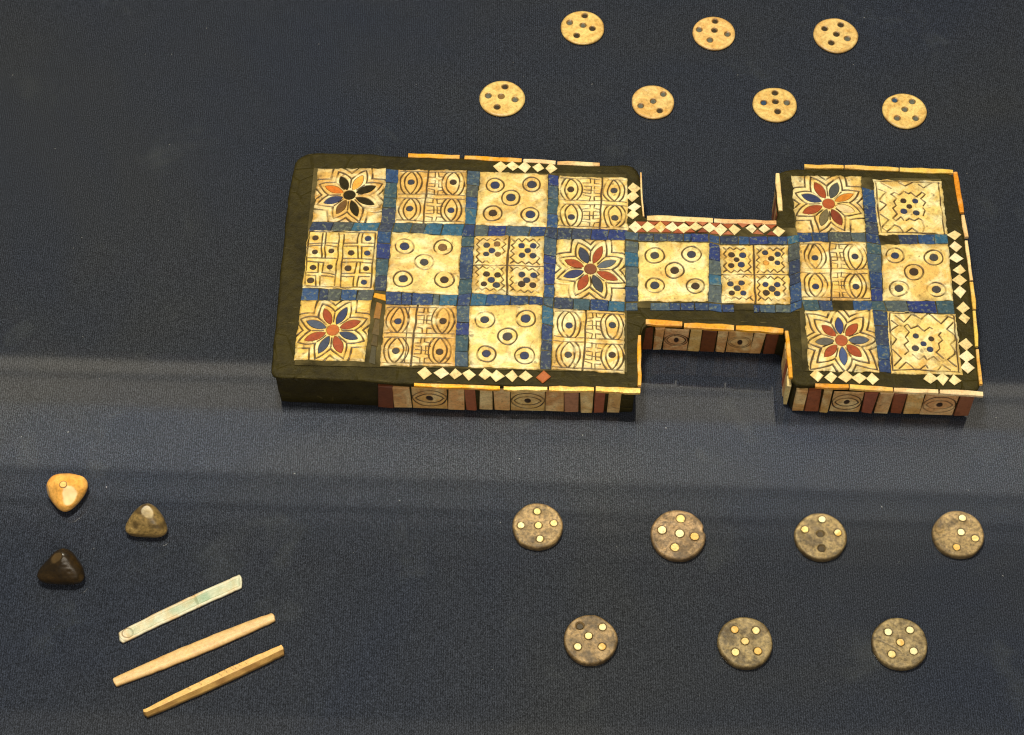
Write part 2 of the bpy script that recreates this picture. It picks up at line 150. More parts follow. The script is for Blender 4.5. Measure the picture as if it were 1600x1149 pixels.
def mix(nt,fac,a,b,mode='MIX'):
    m=node(nt,'ShaderNodeMix',data_type='RGBA',blend_type=mode)
    for s,i in ((fac,0),(a,6),(b,7)):
        if hasattr(s,'is_linked') or isinstance(s,bpy.types.NodeSocket): nt.links.new(s,m.inputs[i])
        else: m.inputs[i].default_value=s
    return m.outputs[2]
def math_(nt,op,a,b=0.,c=None):
    m=node(nt,'ShaderNodeMath',operation=op)
    for i,s in enumerate((a,b,c)):
        if s is None: continue
        if isinstance(s,bpy.types.NodeSocket): nt.links.new(s,m.inputs[i])
        else: m.inputs[i].default_value=s
    return m.outputs[0]
def coords(nt,rand=True):          # object space, shifted per object so that no two pieces share a pattern
    tc=node(nt,'ShaderNodeTexCoord'); oi=node(nt,'ShaderNodeObjectInfo')
    if not rand: return tc.outputs['Object'],oi
    va=node(nt,'ShaderNodeVectorMath',operation='MULTIPLY_ADD'); cb=node(nt,'ShaderNodeCombineXYZ')
    for i,k in enumerate((3.1,5.7,1.3)): nt.links.new(math_(nt,'MULTIPLY',oi.outputs['Random'],k),cb.inputs[i])
    va.inputs[1].default_value=(1,1,1); nt.links.new(tc.outputs['Object'],va.inputs[0]); nt.links.new(cb.outputs[0],va.inputs[2])
    return va.outputs[0],oi
def bump(nt,b,h,strength,dist,coat=False):
    n=node(nt,'ShaderNodeBump'); n.inputs['Strength'].default_value=strength; n.inputs['Distance'].default_value=dist
    nt.links.new(h,n.inputs['Height']); nt.links.new(n.outputs[0],b.inputs['Normal']); return n
def attr(nt,name): a=node(nt,'ShaderNodeAttribute',attribute_name=name); return a.outputs['Fac']

def shell_mat(name,stain=(212,152,62),grime=(56,34,12),rough=.42,speck=1.0,spec=.5,palew=.85):
    m,nt,b=mat(name); v,oi=coords(nt)
    base=oi.outputs['Color']
    big=noise(nt,70,4,.6,v,.6); c1=mix(nt,ramp(nt,big,[(.42,g(0)),(.72,g(.75))]),base,lin(*stain))
    pale=noise(nt,95,3,.5,v,1.2); c2=mix(nt,ramp(nt,pale,[(.46,g(0)),(.66,g(palew))]),c1,lin(255,240,182))  # pale mottling, also painting in the glare on the shell
    fine=noise(nt,900,3,.7,v); c3=mix(nt,1.0,c2,ramp(nt,fine,[(.25,g(.62)),(.5,g(1)),(.8,g(1.16))]),'MULTIPLY')
    spk=noise(nt,330,2,.5,v); c4=mix(nt,math_(nt,'MULTIPLY',ramp(nt,spk,[(.27,g(1)),(.34,g(0))]),.55*speck),c3,lin(*grime))
    gr=attr(nt,'groove'); c5=mix(nt,gr,c4,lin(*grime)); nt.links.new(c5,b.inputs['Base Color'])
    nt.links.new(math_(nt,'ADD',math_(nt,'MULTIPLY',big,.25),rough-.14),b.inputs['Roughness']); b.inputs['Specular IOR Level'].default_value=spec
    bump(nt,b,math_(nt,'ADD',fine,math_(nt,'MULTIPLY',big,2.0)),.35,.00018); return m
M_SHELL=shell_mat('engraved_shell')
M_SIDE=shell_mat('side_shell',palew=.45,stain=(170,110,60),grime=(50,30,14),rough=.55,speck=.6)
M_STRIP=shell_mat('edge_shell',palew=.25,stain=(215,140,50),grime=(90,55,15),rough=.4,speck=.5)
M_DIAM=shell_mat('diamond_shell',stain=(225,190,120),rough=.5,speck=.5)
def stone_mat(name,amp=.6,scale=420,rough=.5,flecks=None,spec=.4):
    m,nt,b=mat(name); v,oi=coords(nt); base=oi.outputs['Color']
    a=noise(nt,scale,4,.7,v,.5); c=mix(nt,1.0,base,ramp(nt,a,[(.25,g(1-amp)),(.5,g(1)),(.78,g(1+amp*.8))]),'MULTIPLY')
    if flecks:
        f=noise(nt,650,2,.6,v); c=mix(nt,ramp(nt,f,[(.55,g(0)),(.68,g(.75))]),c,lin(*flecks))
    nt.links.new(c,b.inputs['Base Color']); b.inputs['Roughness'].default_value=rough; b.inputs['Specular IOR Level'].default_value=spec
    bump(nt,b,a,.5,.0003); return m
M_LAPIS=stone_mat('lapis_lazuli',.55,560,.45,(116,122,98),.35)
M_RED=stone_mat('red_limestone',.35,500,.55,None)
M_DARKFILL=stone_mat('bitumen_fill',.6,700,.8,None,.2)
M_DOT=stone_mat('dot_inlay',.5,900,.5,None)
def bitumen(name,base,dust,dustw,rough=.5,coat=0):
    m,nt,b=mat(name); v,oi=coords(nt,False)
    a=noise(nt,260,5,.7,v); d=noise(nt,45,4,.6,v,.8); e=noise(nt,1400,2,.8,v)
    c=mix(nt,1.0,lin(*base),ramp(nt,a,[(.3,g(.6)),(.5,g(1)),(.75,g(1.5))]),'MULTIPLY')
    c=mix(nt,math_(nt,'MULTIPLY',ramp(nt,d,[(.4,g(0)),(.75,g(1))]),dustw),c,lin(*dust))
    c=mix(nt,ramp(nt,e,[(.62,g(0)),(.8,g(.35))]),c,lin(*dust)); nt.links.new(c,b.inputs['Base Color'])
    b.inputs['Roughness'].default_value=rough; b.inputs['Specular IOR Level'].default_value=.2
    b.inputs['Coat Weight'].default_value=coat; b.inputs['Coat Roughness'].default_value=.18
    mp2=node(nt,'ShaderNodeMapping'); mp2.inputs['Scale'].default_value=(1,9,1); mp2.inputs['Rotation'].default_value=(0,0,.5); nt.links.new(v,mp2.inputs[0]); sc=noise(nt,90,3,.7,mp2.outputs[0],.3)
    c=mix(nt,ramp(nt,sc,[(.66,g(0)),(.72,g(.5))]),c,lin(118,104,62)); nt.links.new(c,b.inputs['Base Color'])
    vo=node(nt,'ShaderNodeTexVoronoi',feature='DISTANCE_TO_EDGE'); vo.inputs['Scale'].default_value=85; nt.links.new(v,vo.inputs['Vector']); ck=ramp(nt,vo.outputs['Distance'],[(.0,g(0)),(.05,g(1))])
    ck=mix(nt,ramp(nt,d,[(.5,g(1)),(.62,g(0))]),ck,g(1))
    h=math_(nt,'ADD',math_(nt,'MULTIPLY',d,2.5),math_(nt,'ADD',math_(nt,'MULTIPLY',a,1.3),math_(nt,'ADD',math_(nt,'MULTIPLY',e,.5),math_(nt,'MULTIPLY',ck,.9))))
    bump(nt,b,h,.8,.0006); return m
M_BODY=bitumen('dark_bitumen',(47,40,9),(84,74,28),.3,.6,0)
M_BED=bitumen('dusty_bitumen_bed',(50,43,18),(138,122,76),.7,.8)
def disc_mat(name,grime,stain,rough=.5,amp=.35,bmp=.5):
    m,nt,b=mat(name); v,oi=coords(nt); base=oi.outputs['Color']
    a=noise(nt,130,5,.65,v,.7); c=mix(nt,ramp(nt,a,[(.42,g(0)),(.7,g(.8))]),base,lin(*stain))
    f=noise(nt,700,3,.7,v); c=mix(nt,1.0,c,ramp(nt,f,[(.25,g(1-amp)),(.5,g(1)),(.78,g(1+amp))]),'MULTIPLY')
    c=mix(nt,attr(nt,'groove'),c,lin(*grime)); nt.links.new(c,b.inputs['Base Color']); b.inputs['Roughness'].default_value=rough
    bump(nt,b,math_(nt,'ADD',f,math_(nt,'MULTIPLY',a,1.5)),bmp,.0003); return m
M_WDISC=disc_mat('shell_disc',(96,58,20),(206,146,62),.38,.35)
M_BDISC=disc_mat('dark_stone_disc',(40,27,10),(96,76,44),.55,.75)
M_STICK=disc_mat('bone',(118,76,30),(222,172,104),.45,.22)
M_DIE=disc_mat('tan_die',(120,66,20),(206,140,52),.27,.3,.12)
M_DIE2=disc_mat('brown_die',(46,32,14),(164,136,84),.36,.6,.3)
M_DIE3=disc_mat('black_die',(24,16,6),(62,44,16),.3,.4,.08)
M_LINT,_nt,_b=mat('lint'); _b.inputs['Base Color'].default_value=(.6,.6,.58,1); _b.inputs['Roughness'].default_value=.8
# dark cloth; its glossy coat is added to mirror the strip lamps
M_CLOTH,nt,b=mat('dark_cloth'); tc=node(nt,'ShaderNodeTexCoord'); v=tc.outputs['Object']
mp=node(nt,'ShaderNodeMapping'); mp.inputs['Scale'].default_value=(1,.55,1); nt.links.new(v,mp.inputs[0])
rib=noise(nt,2500,1,.5,mp.outputs[0]); grain=noise(nt,3600,1,.5,v); big=noise(nt,5,4,.6,v,.5); mid=noise(nt,28,4,.6,v,.4)
wv=node(nt,'ShaderNodeTexWave',wave_type='BANDS',bands_direction='X'); wv.inputs['Scale'].default_value=340; wv.inputs['Distortion'].default_value=1.5; wv.inputs['Detail'].default_value=1; wv.inputs['Detail Scale'].default_value=3; nt.links.new(v,wv.inputs['Vector'])
sp=math_(nt,'ADD',math_(nt,'MULTIPLY',rib,.6),math_(nt,'ADD',math_(nt,'MULTIPLY',grain,.5),math_(nt,'MULTIPLY',wv.outputs['Fac'],.10)))
c=mix(nt,ramp(nt,big,[(.35,g(0)),(.68,g(1))]),CLOTH_A,CLOTH_B)
c=mix(nt,1.0,c,ramp(nt,sp,[(.36,g(.2)),(.58,g(.95)),(.80,g(2.9))]),'MULTIPLY')
c=mix(nt,ramp(nt,mid,[(.60,g(0)),(.78,g(.10))]),c,lin(120,125,120))
nt.links.new(c,b.inputs['Base Color']); b.inputs['Roughness'].default_value=.85; b.inputs['Specular IOR Level'].default_value=.12
b.inputs['Sheen Weight'].default_value=.05
b.inputs['Coat Roughness'].default_value=COAT_R
nt.links.new(math_(nt,'MULTIPLY',ramp(nt,sp,[(.36,g(.45)),(.58,g(1)),(.8,g(1.5))]),COAT_W),b.inputs['Coat Weight'])
bump(nt,b,sp,.6,.0005)

# ------------------------------------------------------------ the cloth
n=121; gx,gy=np.meshgrid(np.linspace(-150,150,n),np.linspace(-150,150,n)); vn=VN(3)
gz=-.012*(vn(gx*.05+40,gy*.08+40)+.4*vn(gx*.13+9,gy*.2+80)); 
cl=obj('display_cloth',mesh('display_cloth',np.stack([gx.ravel(),gy.ravel(),gz.ravel()],-1),gridf(n,n)),M_CLOTH); cl['kind']='structure'

# ------------------------------------------------------------ the board
board=empty('game_board',(BOARD_AT[0],BOARD_AT[1],0),BOARD_YAW)
tag(board,'long inlaid game board with twenty engraved shell squares and a narrow bridge','game board')
def resample(P,step):
    out=[]
    for a,b in zip(P,np.roll(P,-1,0)):
        L=np.linalg.norm(b-a); k=max(1,int(L/step))
        for i in range(k): out.append(a+(b-a)*i/k)
    return np.array(out)
P=resample(np.array(OUTLINE),.22)
P=P[::-1] if np.sum(P[:,0]*np.roll(P[:,1],-1)-P[:,1]*np.roll(P[:,0],-1))<0 else P
for _ in range(2): P=.25*np.roll(P,1,0)+.5*P+.25*np.roll(P,-1,0)
T_=np.roll(P,-1,0)-np.roll(P,1,0); N_=np.stack([T_[:,1],-T_[:,0]],-1)/np.linalg.norm(T_,axis=1)[:,None]
vb=VN(5); cum=np.cumsum(np.linalg.norm(np.roll(P,-1,0)-P,axis=1))
rings=[(.00,-.26),(.06,-.18),(.8,-.16),(1.9,-.16),(2.08,-.14),(2.17,-.03),(2.26,0),(2.33,-.05),(2.355,-.14)]
V=[]
for k,(z,off) in enumerate(rings):
    j=(vb(cum*1.3,k*.6+3)-.5)*.06+(vb(cum*5,k*1.7+30)-.5)*.03
    q=P+N_*(off+j)[:,None]; zz=z+((vb(cum*1.1,90)-.5)*.02 if k>4 else 0)
    V.append(np.c_[q,np.full(len(q),0)+zz])
n=len(P); V=np.concatenate(V); F=[]
for k in range(len(rings)-1):
    F+=[[k*n+i,k*n+(i+1)%n,(k+1)*n+(i+1)%n,(k+1)*n+i] for i in range(n)]
F.append([(len(rings)-1)*n+i for i in range(n)]); F.append([n-1-i for i in range(n)])
me=mesh('frame',V,F,True); me.polygons[len(F)-2].use_smooth=False; obj('frame',me,M_BODY,board)

TM={k:np.array(v) for k,v in TILES.items()}
def bil(q,u,v): u=np.asarray(u)[...,None]; v=np.asarray(v)[...,None]; return (q[0]*(1-u)+q[1]*u)*(1-v)+(q[3]*(1-u)+q[2]*u)*v
# dusty bed in which the pieces are set
def bed(x0,y0,x1,y1):
    n=9; gx,gy=np.meshgrid(np.linspace(x0,x1,n*4),np.linspace(y0,y1,n*3)); z=2.388+.010*vb(gx*3,gy*3)
    me=mesh('bed',np.stack([gx.ravel(),gy.ravel(),z.ravel()],-1),gridf(n*4,n*3)); obj('bed',me,M_BED,board)
def bbx(ks): q=np.concatenate([TM[k] for k in ks]); return q[:,0].min()+.05,q[:,1].min()+.05,q[:,0].max()-.05,q[:,1].max()-.05
a=bbx([(0,0),(0,1),(0,2),(3,0),(3,2)]); b_=bbx([(6,0),(6,2),(7,0),(7,2)]); m_=bbx([(4,1),(5,1)])
bed(*a); bed(*b_); bed(a[2]+.004,m_[1]-.35,b_[0]-.004,m_[3]+.95)

# engraved tiles -------------------------------------------------
NU=170
def segdist(U,V,pts):       # distance to a polyline, all in cm on the tile
    d=np.full(U.shape,9.0)
    for (ax,ay),(bx,by) in zip(pts[:-1],pts[1:]):
        dx,dy=bx-ax,by-ay; L=dx*dx+dy*dy+1e-9; t=np.clip(((U-ax)*dx+(V-ay)*dy)/L,0,1)
        d=np.minimum(d,np.hypot(U-ax-t*dx,V-ay-t*dy))
    return d
def lens(U,V,c,ang,r0,r1,h):   # signed distance-like field of a pointed leaf
    ca,sa=math.cos(ang),math.sin(ang); x=(U-c[0])*ca+(V-c[1])*sa; y=-(U-c[0])*sa+(V-c[1])*ca
    L=(r1-r0)/2; m=(r0+r1)/2; R=(L*L+h*h)/(2*h); x=x-m
    return np.maximum(np.hypot(x,y-(h-R))-R,np.hypot(x,y+(h-R))-R)
def leaf(U,V,ang,r0,r1,h,k=.55):   # straighter-sided, sharp-tipped leaf
    ca,sa=math.cos(ang),math.sin(ang); x=U*ca+V*sa; y=-U*sa+V*ca
    L=(r1-r0)/2; x=x-(r0+r1)/2; rh=(np.abs(x)/L+np.abs(y)/h-1)*h*L/math.hypot(h,L)
    return k*rh+(1-k)*lens(U,V,(0,0),ang,r0,r1,h)
DARK=lin(44,36,14); BLUE=lin(46,54,88); DBLUE=lin(52,56,74); GREY=lin(96,96,84); RED=lin(156,66,22); DRED=lin(124,50,18); ORG=lin(204,124,28); CREAM=lin(226,196,140); BRN=lin(120,86,48); AMB=lin(224,170,92)
PET={(0,0):['u_l',DARK,(235,165,60),DARK,DARK,DARK,(105,70,20),BLUE,(215,115,15)],
 (0,2):['',(150,60,15),BLUE,RED,(50,58,82),RED,(58,64,84),RED,(72,80,98)],
 (3,1):['',DBLUE,RED,(88,94,102),RED,(60,60,64),RED,(50,54,90),RED],
 (6,0):['',RED,(72,74,70),ORG,CREAM,DRED,(110,96,62),RED,BLUE],
 (6,2):['',(48,56,104),RED,(78,84,98),RED,(66,82,124),RED,(92,86,76),RED]}
def col(c): return c if len(c)==4 else lin(*c)
tile_no=0
def make_tile(key):
    global tile_no; tile_no+=1; q=TM[key]; ctr=q.mean(0); seed=tile_no*17; vn=VN(seed)
    W=(np.linalg.norm(q[1]-q[0])+np.linalg.norm(q[2]-q[3]))/2; H=(np.linalg.norm(q[3]-q[0])+np.linalg.norm(q[2]-q[1]))/2
    u,v=np.meshgrid(np.linspace(0,1,NU),np.linspace(0,1,NU)); U=u*W; V_=v*H
    # warp the drawing a little so the hand-cut lines are never straight
    Uw=U+(vn(U*2.2,V_*2.2)-.5)*.07; Vw=V_+(vn(U*2.2+50,V_*2.2+9)-.5)*.07
    strong=[]; fine=[]; G=np.zeros_like(U); holes=[]; wear=vn(U*1.6+3,V_*1.6+7)*.6+vn(U*4+3,V_*4+7)*.4
    def cut(d,w=.026,amt=1.0,wr=.55):
        nonlocal G
        ww=w*.8*(.55+.9*vn(U*5+21,V_*5+3)); s=1.15*amt*np.clip(1-wr*2.3*np.clip(wear-.50,0,1)*1.9,.08,1)*(.82+.5*vn(U*9+2,V_*9+31))
        G=np.maximum(G,np.clip(s,0,1)*(1-sstep(ww,ww+.026,d)))
    def L(pts,**k): cut(segdist(Uw,Vw,[(a*W,b*H) for a,b in pts]),**k)
    dots=[]; pets=[]
    if key in PET:
        c=(W*.5,H*.5); hw,hh=W/2,H/2; ph=math.radians({(6,2):2,(6,0):24,(0,0):22}.get(key,22.5)); cfg=PET[key]
        un,vn_=(Uw-c[0])/hw,(Vw-c[1])/hh
        ds=[(9,9)]; D1=np.full(U.shape,9.); D2=D1.copy()
        for k in range(8):
            a=-math.pi/2-ph+k*math.pi/4+rng.uniform(-.04,.04); j=rng.uniform(.94,1.04)
            r1=.83*j; h=.128*rng.uniform(.92,1.12); r0=.2
            if key==(6,2): r1*= (.9 if k%2 else .97)
            pets.append((a,r0,r1,h,col(cfg[1+k])))
            D1=np.minimum(D1,leaf(un,vn_,a,.02,1.02*j,.25,.45)); D2=np.minimum(D2,leaf(un,vn_,a,-.1,1.32*j,.375,.6))
            b=a+math.pi/8; L([(.5+.5*.27*math.cos(b),.5+.5*.27*math.sin(b)),(.5+.5*.56*math.cos(b),.5+.5*.56*math.sin(b))],w=.026)
        far=np.hypot(un,vn_); m1=far>.54; m2=far>.68
        cut(np.where(m1,np.abs(D1)*hw,9),w=.030); cut(np.where(m2,np.abs(D2)*hw,9),w=.030)
    for cx,cy in CIRCLES.get(key,[]):
        r=.132*W*rng.uniform(.95,1.03); R=np.hypot(Uw-cx*W,(Vw-cy*H)); cut(np.abs(R-r),w=.027,amt=1.0,wr=.6); dots.append((cx,cy,.062*W*rng.uniform(.92,1.1)))
    for cx,cy in DOTS.get(key,[]): dots.append((cx,cy,.046*W*rng.uniform(.9,1.12)*(.95 if key==(0,1) else 1)))
    if key in ((2,1),(5,1)):
        L([(.495,0),(.49,1)],w=.04,wr=.1); L([(0,.515),(1,.505)],w=.022,wr=.5)
        for ox in (0,1):
            for oy in (0,1):
                x0,x1=.02+.49*ox,.47+.49*ox; y0,y1=.045+.49*oy,.475+.47*oy; k=4; a=.045
                pts=[]
                def zz(p,qq,nx,ny):
                    for i in range(2*k): t=i/(2*k); s=(a if i%2 else 0); pts.append((p[0]+(qq[0]-p[0])*t+nx*s+rng.uniform(-.005,.005),p[1]+(qq[1]-p[1])*t+ny*s+rng.uniform(-.005,.005)))
                x0+=.02;x1-=.02
                zz((x0,y0),(x1,y0),0,1); zz((x1,y0),(x1,y1),-1,0); zz((x1,y1),(x0,y1),0,-1); zz((x0,y1),(x0,y0),1,0); pts.append(pts[0]); L(pts,w=.018,wr=.75)
    for s in TRACED.get(key,[]): L(s,w=.022,wr=.45 if key!=(0,1) else .3)
    if key in EYES:
        sp={(1,0):.415,(3,0):.615,(6,1):.435,(1,2):.425,(3,2):.44}[key]; mr={(1,0):(.44,.655),(3,0):(.35,.60),(6,1):(.455,.66),(1,2):(.45,.66),(3,2):(.46,.67)}[key]
        L([(sp+.02,0),(sp-.01,1)],w=.034,wr=.1)
        for vv in (.04,.465,.54,.955): L([(0.02,vv),(.98,vv+.008)],w=.015,wr=.6)
        if key==(1,2): L([(.335,.03),(.33,.95)],w=.014,wr=.7)
        for (cx,cy) in EYES[key]:
            dots.append((cx,cy,.05*W)); top=cy<.5; y0,y1=(.045,.465) if top else (.54,.955); ym=(y0+y1)/2
            inside=(v>y0-.005)&(v<y1+.005)
            hw=rng.uniform(.088,.1)*W
            for hL,hl in (((y1-y0)/2*H,hw),((y1-y0)/2*H*1.28,hw*1.72)):
                d=np.abs(lens(Uw,Vw,(cx*W,ym*H),math.pi/2,-hL,hL,hl)); cut(np.where(inside,d,9),w=.025,wr=.5)
        m0,m1=mr
        for y0,y1 in ((.045,.465),(.54,.955)):
            for s in ([(.43,0),(.43,.2),(0,.2)],[(.68,0),(.68,.18),(1,.2)],[(.05,.34),(.45,.34),(.45,.66),(0,.66)],[(1,.34),(.68,.34),(.68,.66),(1,.68)],[(.1,.5),(.95,.52)],[(0,.76),(.43,.82),(.43,1)],[(1,.82),(.68,.82),(.68,1)]):
                L([(m0+(m1-m0)*(a+rng.uniform(-.04,.04)),y0+(y1-y0)*(b+rng.uniform(-.02,.02))) for a,b in s],w=.014,wr=.6)
    # scratches and pits
    for _ in range(7):
        x,y=rng.rand(2); a=rng.uniform(0,6.3); l=rng.uniform(.02,.12); L([(x,y),(x+l*math.cos(a),y+l*math.sin(a))],w=.002,amt=.35)
    depth=.045*G
    rim=np.zeros_like(U)
    hz=np.zeros_like(U)
    for cx,cy,r in dots:
        R=np.hypot(U-cx*W,V_-cy*H)+(vn(U*9,V_*9)-.5)*.02; k=1-sstep(r-.004,r+.012,R); hz=np.maximum(hz,k); rim=np.maximum(rim,k)
    if pets:
        c=(W*.5,H*.5); un,vn2=(U-c[0])/(W/2),(V_-c[1])/(H/2)
        for a,r0,r1,h,cc in pets:
            k=1-sstep(-.006,.012,lens(un,vn2,(0,0),a,r0,r1,h)); hz=np.maximum(hz,k); rim=np.maximum(rim,k)
        k=1-sstep(.175,.19,np.hypot(un,vn2)); hz=np.maximum(hz,k); rim=np.maximum(rim,k)
    e=np.minimum(np.minimum(U,W-U),np.minimum(V_,H-V_)); chipn=vn(U*6+70,V_*6+2)
    edge=1-sstep(.0,.05+.06*chipn,e)
    z=.012*(vn(U*.9,V_*.9)-.5)-depth-.055*hz-.03*edge
    # ragged outline
    fu=np.sign(u-.5)*(1-sstep(0,.12,np.minimum(U,W-U))); fv=np.sign(v-.5)*(1-sstep(0,.12,np.minimum(V_,H-V_)))
    ru=(vn(V_*3.3+5,u*0+fu.round()+9)-.55)*.07+(vn(V_*11,u*0+fu.round()+19)-.5)*.03; rv=(vn(U*3.3+5,v*0+fv.round()+39)-.55)*.07+(vn(U*11,v*0+fv.round()+49)-.5)*.03
    xy=bil(q,u+fu*ru/W,v+fv*rv/H)-ctr
    dirt=(1-sstep(0,.45,e))*sstep(.38,.72,.5*vn(U*1.7+61,V_*1.7+12)+.5*vn(U*5+11,V_*5+62))*.42
    dirt=np.maximum(dirt,.30*(1-sstep(0,.16,e))*vn(U*4+6,V_*4+2)); dirt=np.maximum(dirt,.28*sstep(.62,.8,.6*vn(U*2.3+90,V_*2.3+70)+.4*vn(U*8+9,V_*8+7)))
    groove=np.clip(np.maximum(G*.95+rim+edge*.5*chipn,dirt),0,1)
    # skirt
    b=np.concatenate([np.arange(NU),np.arange(1,NU)*NU+NU-1,(NU-1)*NU+np.arange(NU-2,-1,-1),np.arange(NU-2,0,-1)*NU])
    XY=xy.reshape(-1,2); Z=z.ravel(); V3=np.c_[XY,Z]; V3=np.r_[V3,np.c_[XY[b],np.full(len(b),-.09)]]
    nb=len(b); i=np.arange(nb); s=NU*NU
    F=np.r_[gridf(NU,NU)[:,::-1],np.stack([b[i],b[(i+1)%nb],s+(i+1)%nb,s+i],-1)]
    me=mesh('tile',V3,F,True,{'groove':np.r_[groove.ravel(),np.full(nb,.5)]})
    shade=rng.uniform(-1,1)
    base={(0,0):(226,182,98),(0,1):(238,200,98),(0,2):(240,200,98),(1,0):(232,190,104),(1,2):(232,186,98),(1,1):(246,216,132),(2,0):(238,202,118),(2,2):(248,218,128),(2,1):(244,208,118),(3,2):(240,196,102),(4,1):(248,218,128),(5,1):(244,204,112),(6,1):(240,198,104)}.get(key,(244,210,122))
    t=obj('tile',me,M_SHELL,board,(ctr[0],ctr[1],HB+.05),lin(*[min(255,c+shade*4) for c in base]))
    def place(ux,vx): p=bil(q,np.array(ux),np.array(vx))-ctr; return p
    for cx,cy,r in dots:
        n=14; ang=np.linspace(0,2*math.pi,n,endpoint=False); pts=[tuple(place(cx+r*.97*math.cos(a)/W,cy+r*.97*math.sin(a)/H)) for a in ang]
        me,cc=chip('dot',pts,.04,.012)
        rr=rng.rand(); colr=lin(*( (44,52,82) if rr<.35 else (52,54,66) if rr<.7 else (66,62,60) if rr<.85 else (60,42,22)))
        if key==(1,1) and cx>.6 and cy<.5: colr=BRN
        if key==(2,1) and (cx,cy) in (DOTS[key][1],DOTS[key][4]): colr=BRN
        if key==(5,1) and (cx,cy)==DOTS[key][9]: colr=lin(214,150,60)
        if key==(0,1) and rr>.5: colr=lin(62,44,22)
        obj('dot',me,M_DOT,t,(cc[0],cc[1],-.018),colr)
    if pets:
        for a,r0,r1,h,cc_ in pets:
            L_=(r1-r0)/2; m=(r0+r1)/2; pts=[]
            R=(L_*L_+h*h)/(2*h); th=math.asin(L_/R)
            for sgn in (1,-1):
                for k in range(7):
                    f=-1+2*k/7; x=R*math.sin(th*f)*sgn; y=sgn*(R*math.cos(th*f)-(R-h)); 
                    x*=.97;y*=.93; X=(m+x)*math.cos(a)-y*math.sin(a); Y=(m+x)*math.sin(a)+y*math.cos(a); pts.append(tuple(place(.5+.5*X,.5+.5*Y)))
            me,cc=chip('petal',pts,.04,.012); low=cc_==DARK
            obj('petal',me,M_DARKFILL if low else M_RED,t,(cc[0],cc[1],-.035 if low else -.018),cc_)
        n=16; pts=[tuple(place(.5+.5*.175*math.cos(a),.5+.5*.175*math.sin(a))) for a in np.linspace(0,2*math.pi,n,endpoint=False)]
        me,cc=chip('rosette_centre',pts,.04,.012)
        cz={(0,0):DARK,(0,2):lin(188,98,32),(3,1):lin(122,66,32),(6,0):lin(172,80,30),(6,2):lin(164,80,38)}[key]
        obj('rosette_centre',me,M_DARKFILL if cz==DARK else M_RED,t,(cc[0],cc[1],-.035 if cz==DARK else -.015),cz)
    return t
for k in TM: make_tile(k)

# lapis strips between the tiles ---------------------------------
LCOL=[(40,62,104),(40,58,98),(44,72,112),(48,92,118),(62,80,96),(76,86,88),(54,62,82),(40,54,108),(56,80,90),(72,76,74),(46,56,80),(44,68,106),(42,60,92)]
BROWNS=[(226,156,26),(146,98,28),(92,72,28),(80,64,26),(66,58,30)]
def lap(a,b,c,d,kind=None):   # quad a-b (near edge) c-d
    pts=[a,b,c,d]; ctr=np.mean(pts,0); pts=[p+(ctr-p)/np.linalg.norm(ctr-p)*.018 for p in pts]
    me,cc=chip('lapis_strip',pts,.06,.022,0,.022)
    r=random.random(); cl_=lin(*random.choice(LCOL)); name='lapis_strip'; mt=M_LAPIS
    if kind=='o':
        cl_=lin(*BROWNS.pop(0)) if BROWNS else lin(84,68,30); mt=M_RED; name='brown_strip'
        pts=[pts[0]+(pts[3]-pts[0])*.3,pts[1]+(pts[2]-pts[1])*.28,pts[2]-(pts[2]-pts[1])*.3,pts[3]-(pts[3]-pts[0])*.28]; me,cc=chip(name,pts,.06,.022,0,.03)
    if kind is None and r<.03: return
    obj(name,me,mt,board,(cc[0],cc[1],HB+.032+random.uniform(-.01,.008)),cl_)
def run(p0,p1,q0,q1,horizontal,kinds=None,first=0,nn=None):
    # strip between the edges p0->p1 and q0->q1, cut into pieces
    L=np.linalg.norm(p1-p0); nn=nn or (random.choice([3,4,4,5]) if L>2 else 1)
    cuts=np.sort(np.r_[0,(np.arange(1,nn)+rng.uniform(-.28,.28,nn-1))/nn,1])
    for i,(a,b) in enumerate(zip(cuts[:-1],cuts[1:])):
        if i<first: continue
        lap(p0+(p1-p0)*a,p0+(p1-p0)*b,q0+(q1-q0)*b,q0+(q1-q0)*a,kinds)
# vertical gaps
for (i,j) in TM:
    if (i+1,j) in TM:
        A,B=TM[(i,j)],TM[(i+1,j)]
        run(A[1],A[2],B[0],B[3],False,'o' if (i,j)==(0,2) else None,1 if (i,j)==(6,0) else 0,4)
        if (i,j+1) in TM and (i+1,j+1) in TM:   # crossing
            lap(A[2],B[3],TM[(i+1,j+1)][0],TM[(i,j+1)][1],'o' if (i,j)==(0,1) else 'k')
    if (i,j+1) in TM:
        A,B=TM[(i,j)],TM[(i,j+1)]; run(A[3],A[2],B[0],B[1],True)
up=lambda p,d: p+np.array((0,d))
for i in (4,5):
    A=TM[(i,1)]; run(up(A[0],.47),up(A[1],.47),up(A[0],.06),up(A[1],.06),True); run(up(A[3],-.06),up(A[2],-.06),up(A[3],-.45),up(A[2],-.45),True,None,0,5)
A,B=TM[(4,1)],TM[(5,1)]
for a,b,c,d in ((up(TM[(3,1)][1],.5),up(A[0],.47),up(A[0],.06),up(TM[(3,1)][1],.06)),(up(A[1],.47),up(B[0],.47),up(B[0],.06),up(A[1],.06)),(up(A[2],-.06),up(B[3],-.06),up(B[3],-.45),up(A[2],-.45)),
    (up(TM[(3,1)][2],-.06),up(A[3],-.06),up(A[3],-.45),up(TM[(3,1)][2],-.45)),(up(B[1],.47),up(TM[(6,1)][0],.4),up(TM[(6,1)][0],.0),up(B[1],.06)),(up(B[2],-.02),up(TM[(6,1)][3],-.02),up(TM[(6,1)][3],-.42),up(B[2],-.42))):
    lap(a,b,c,d,'k')

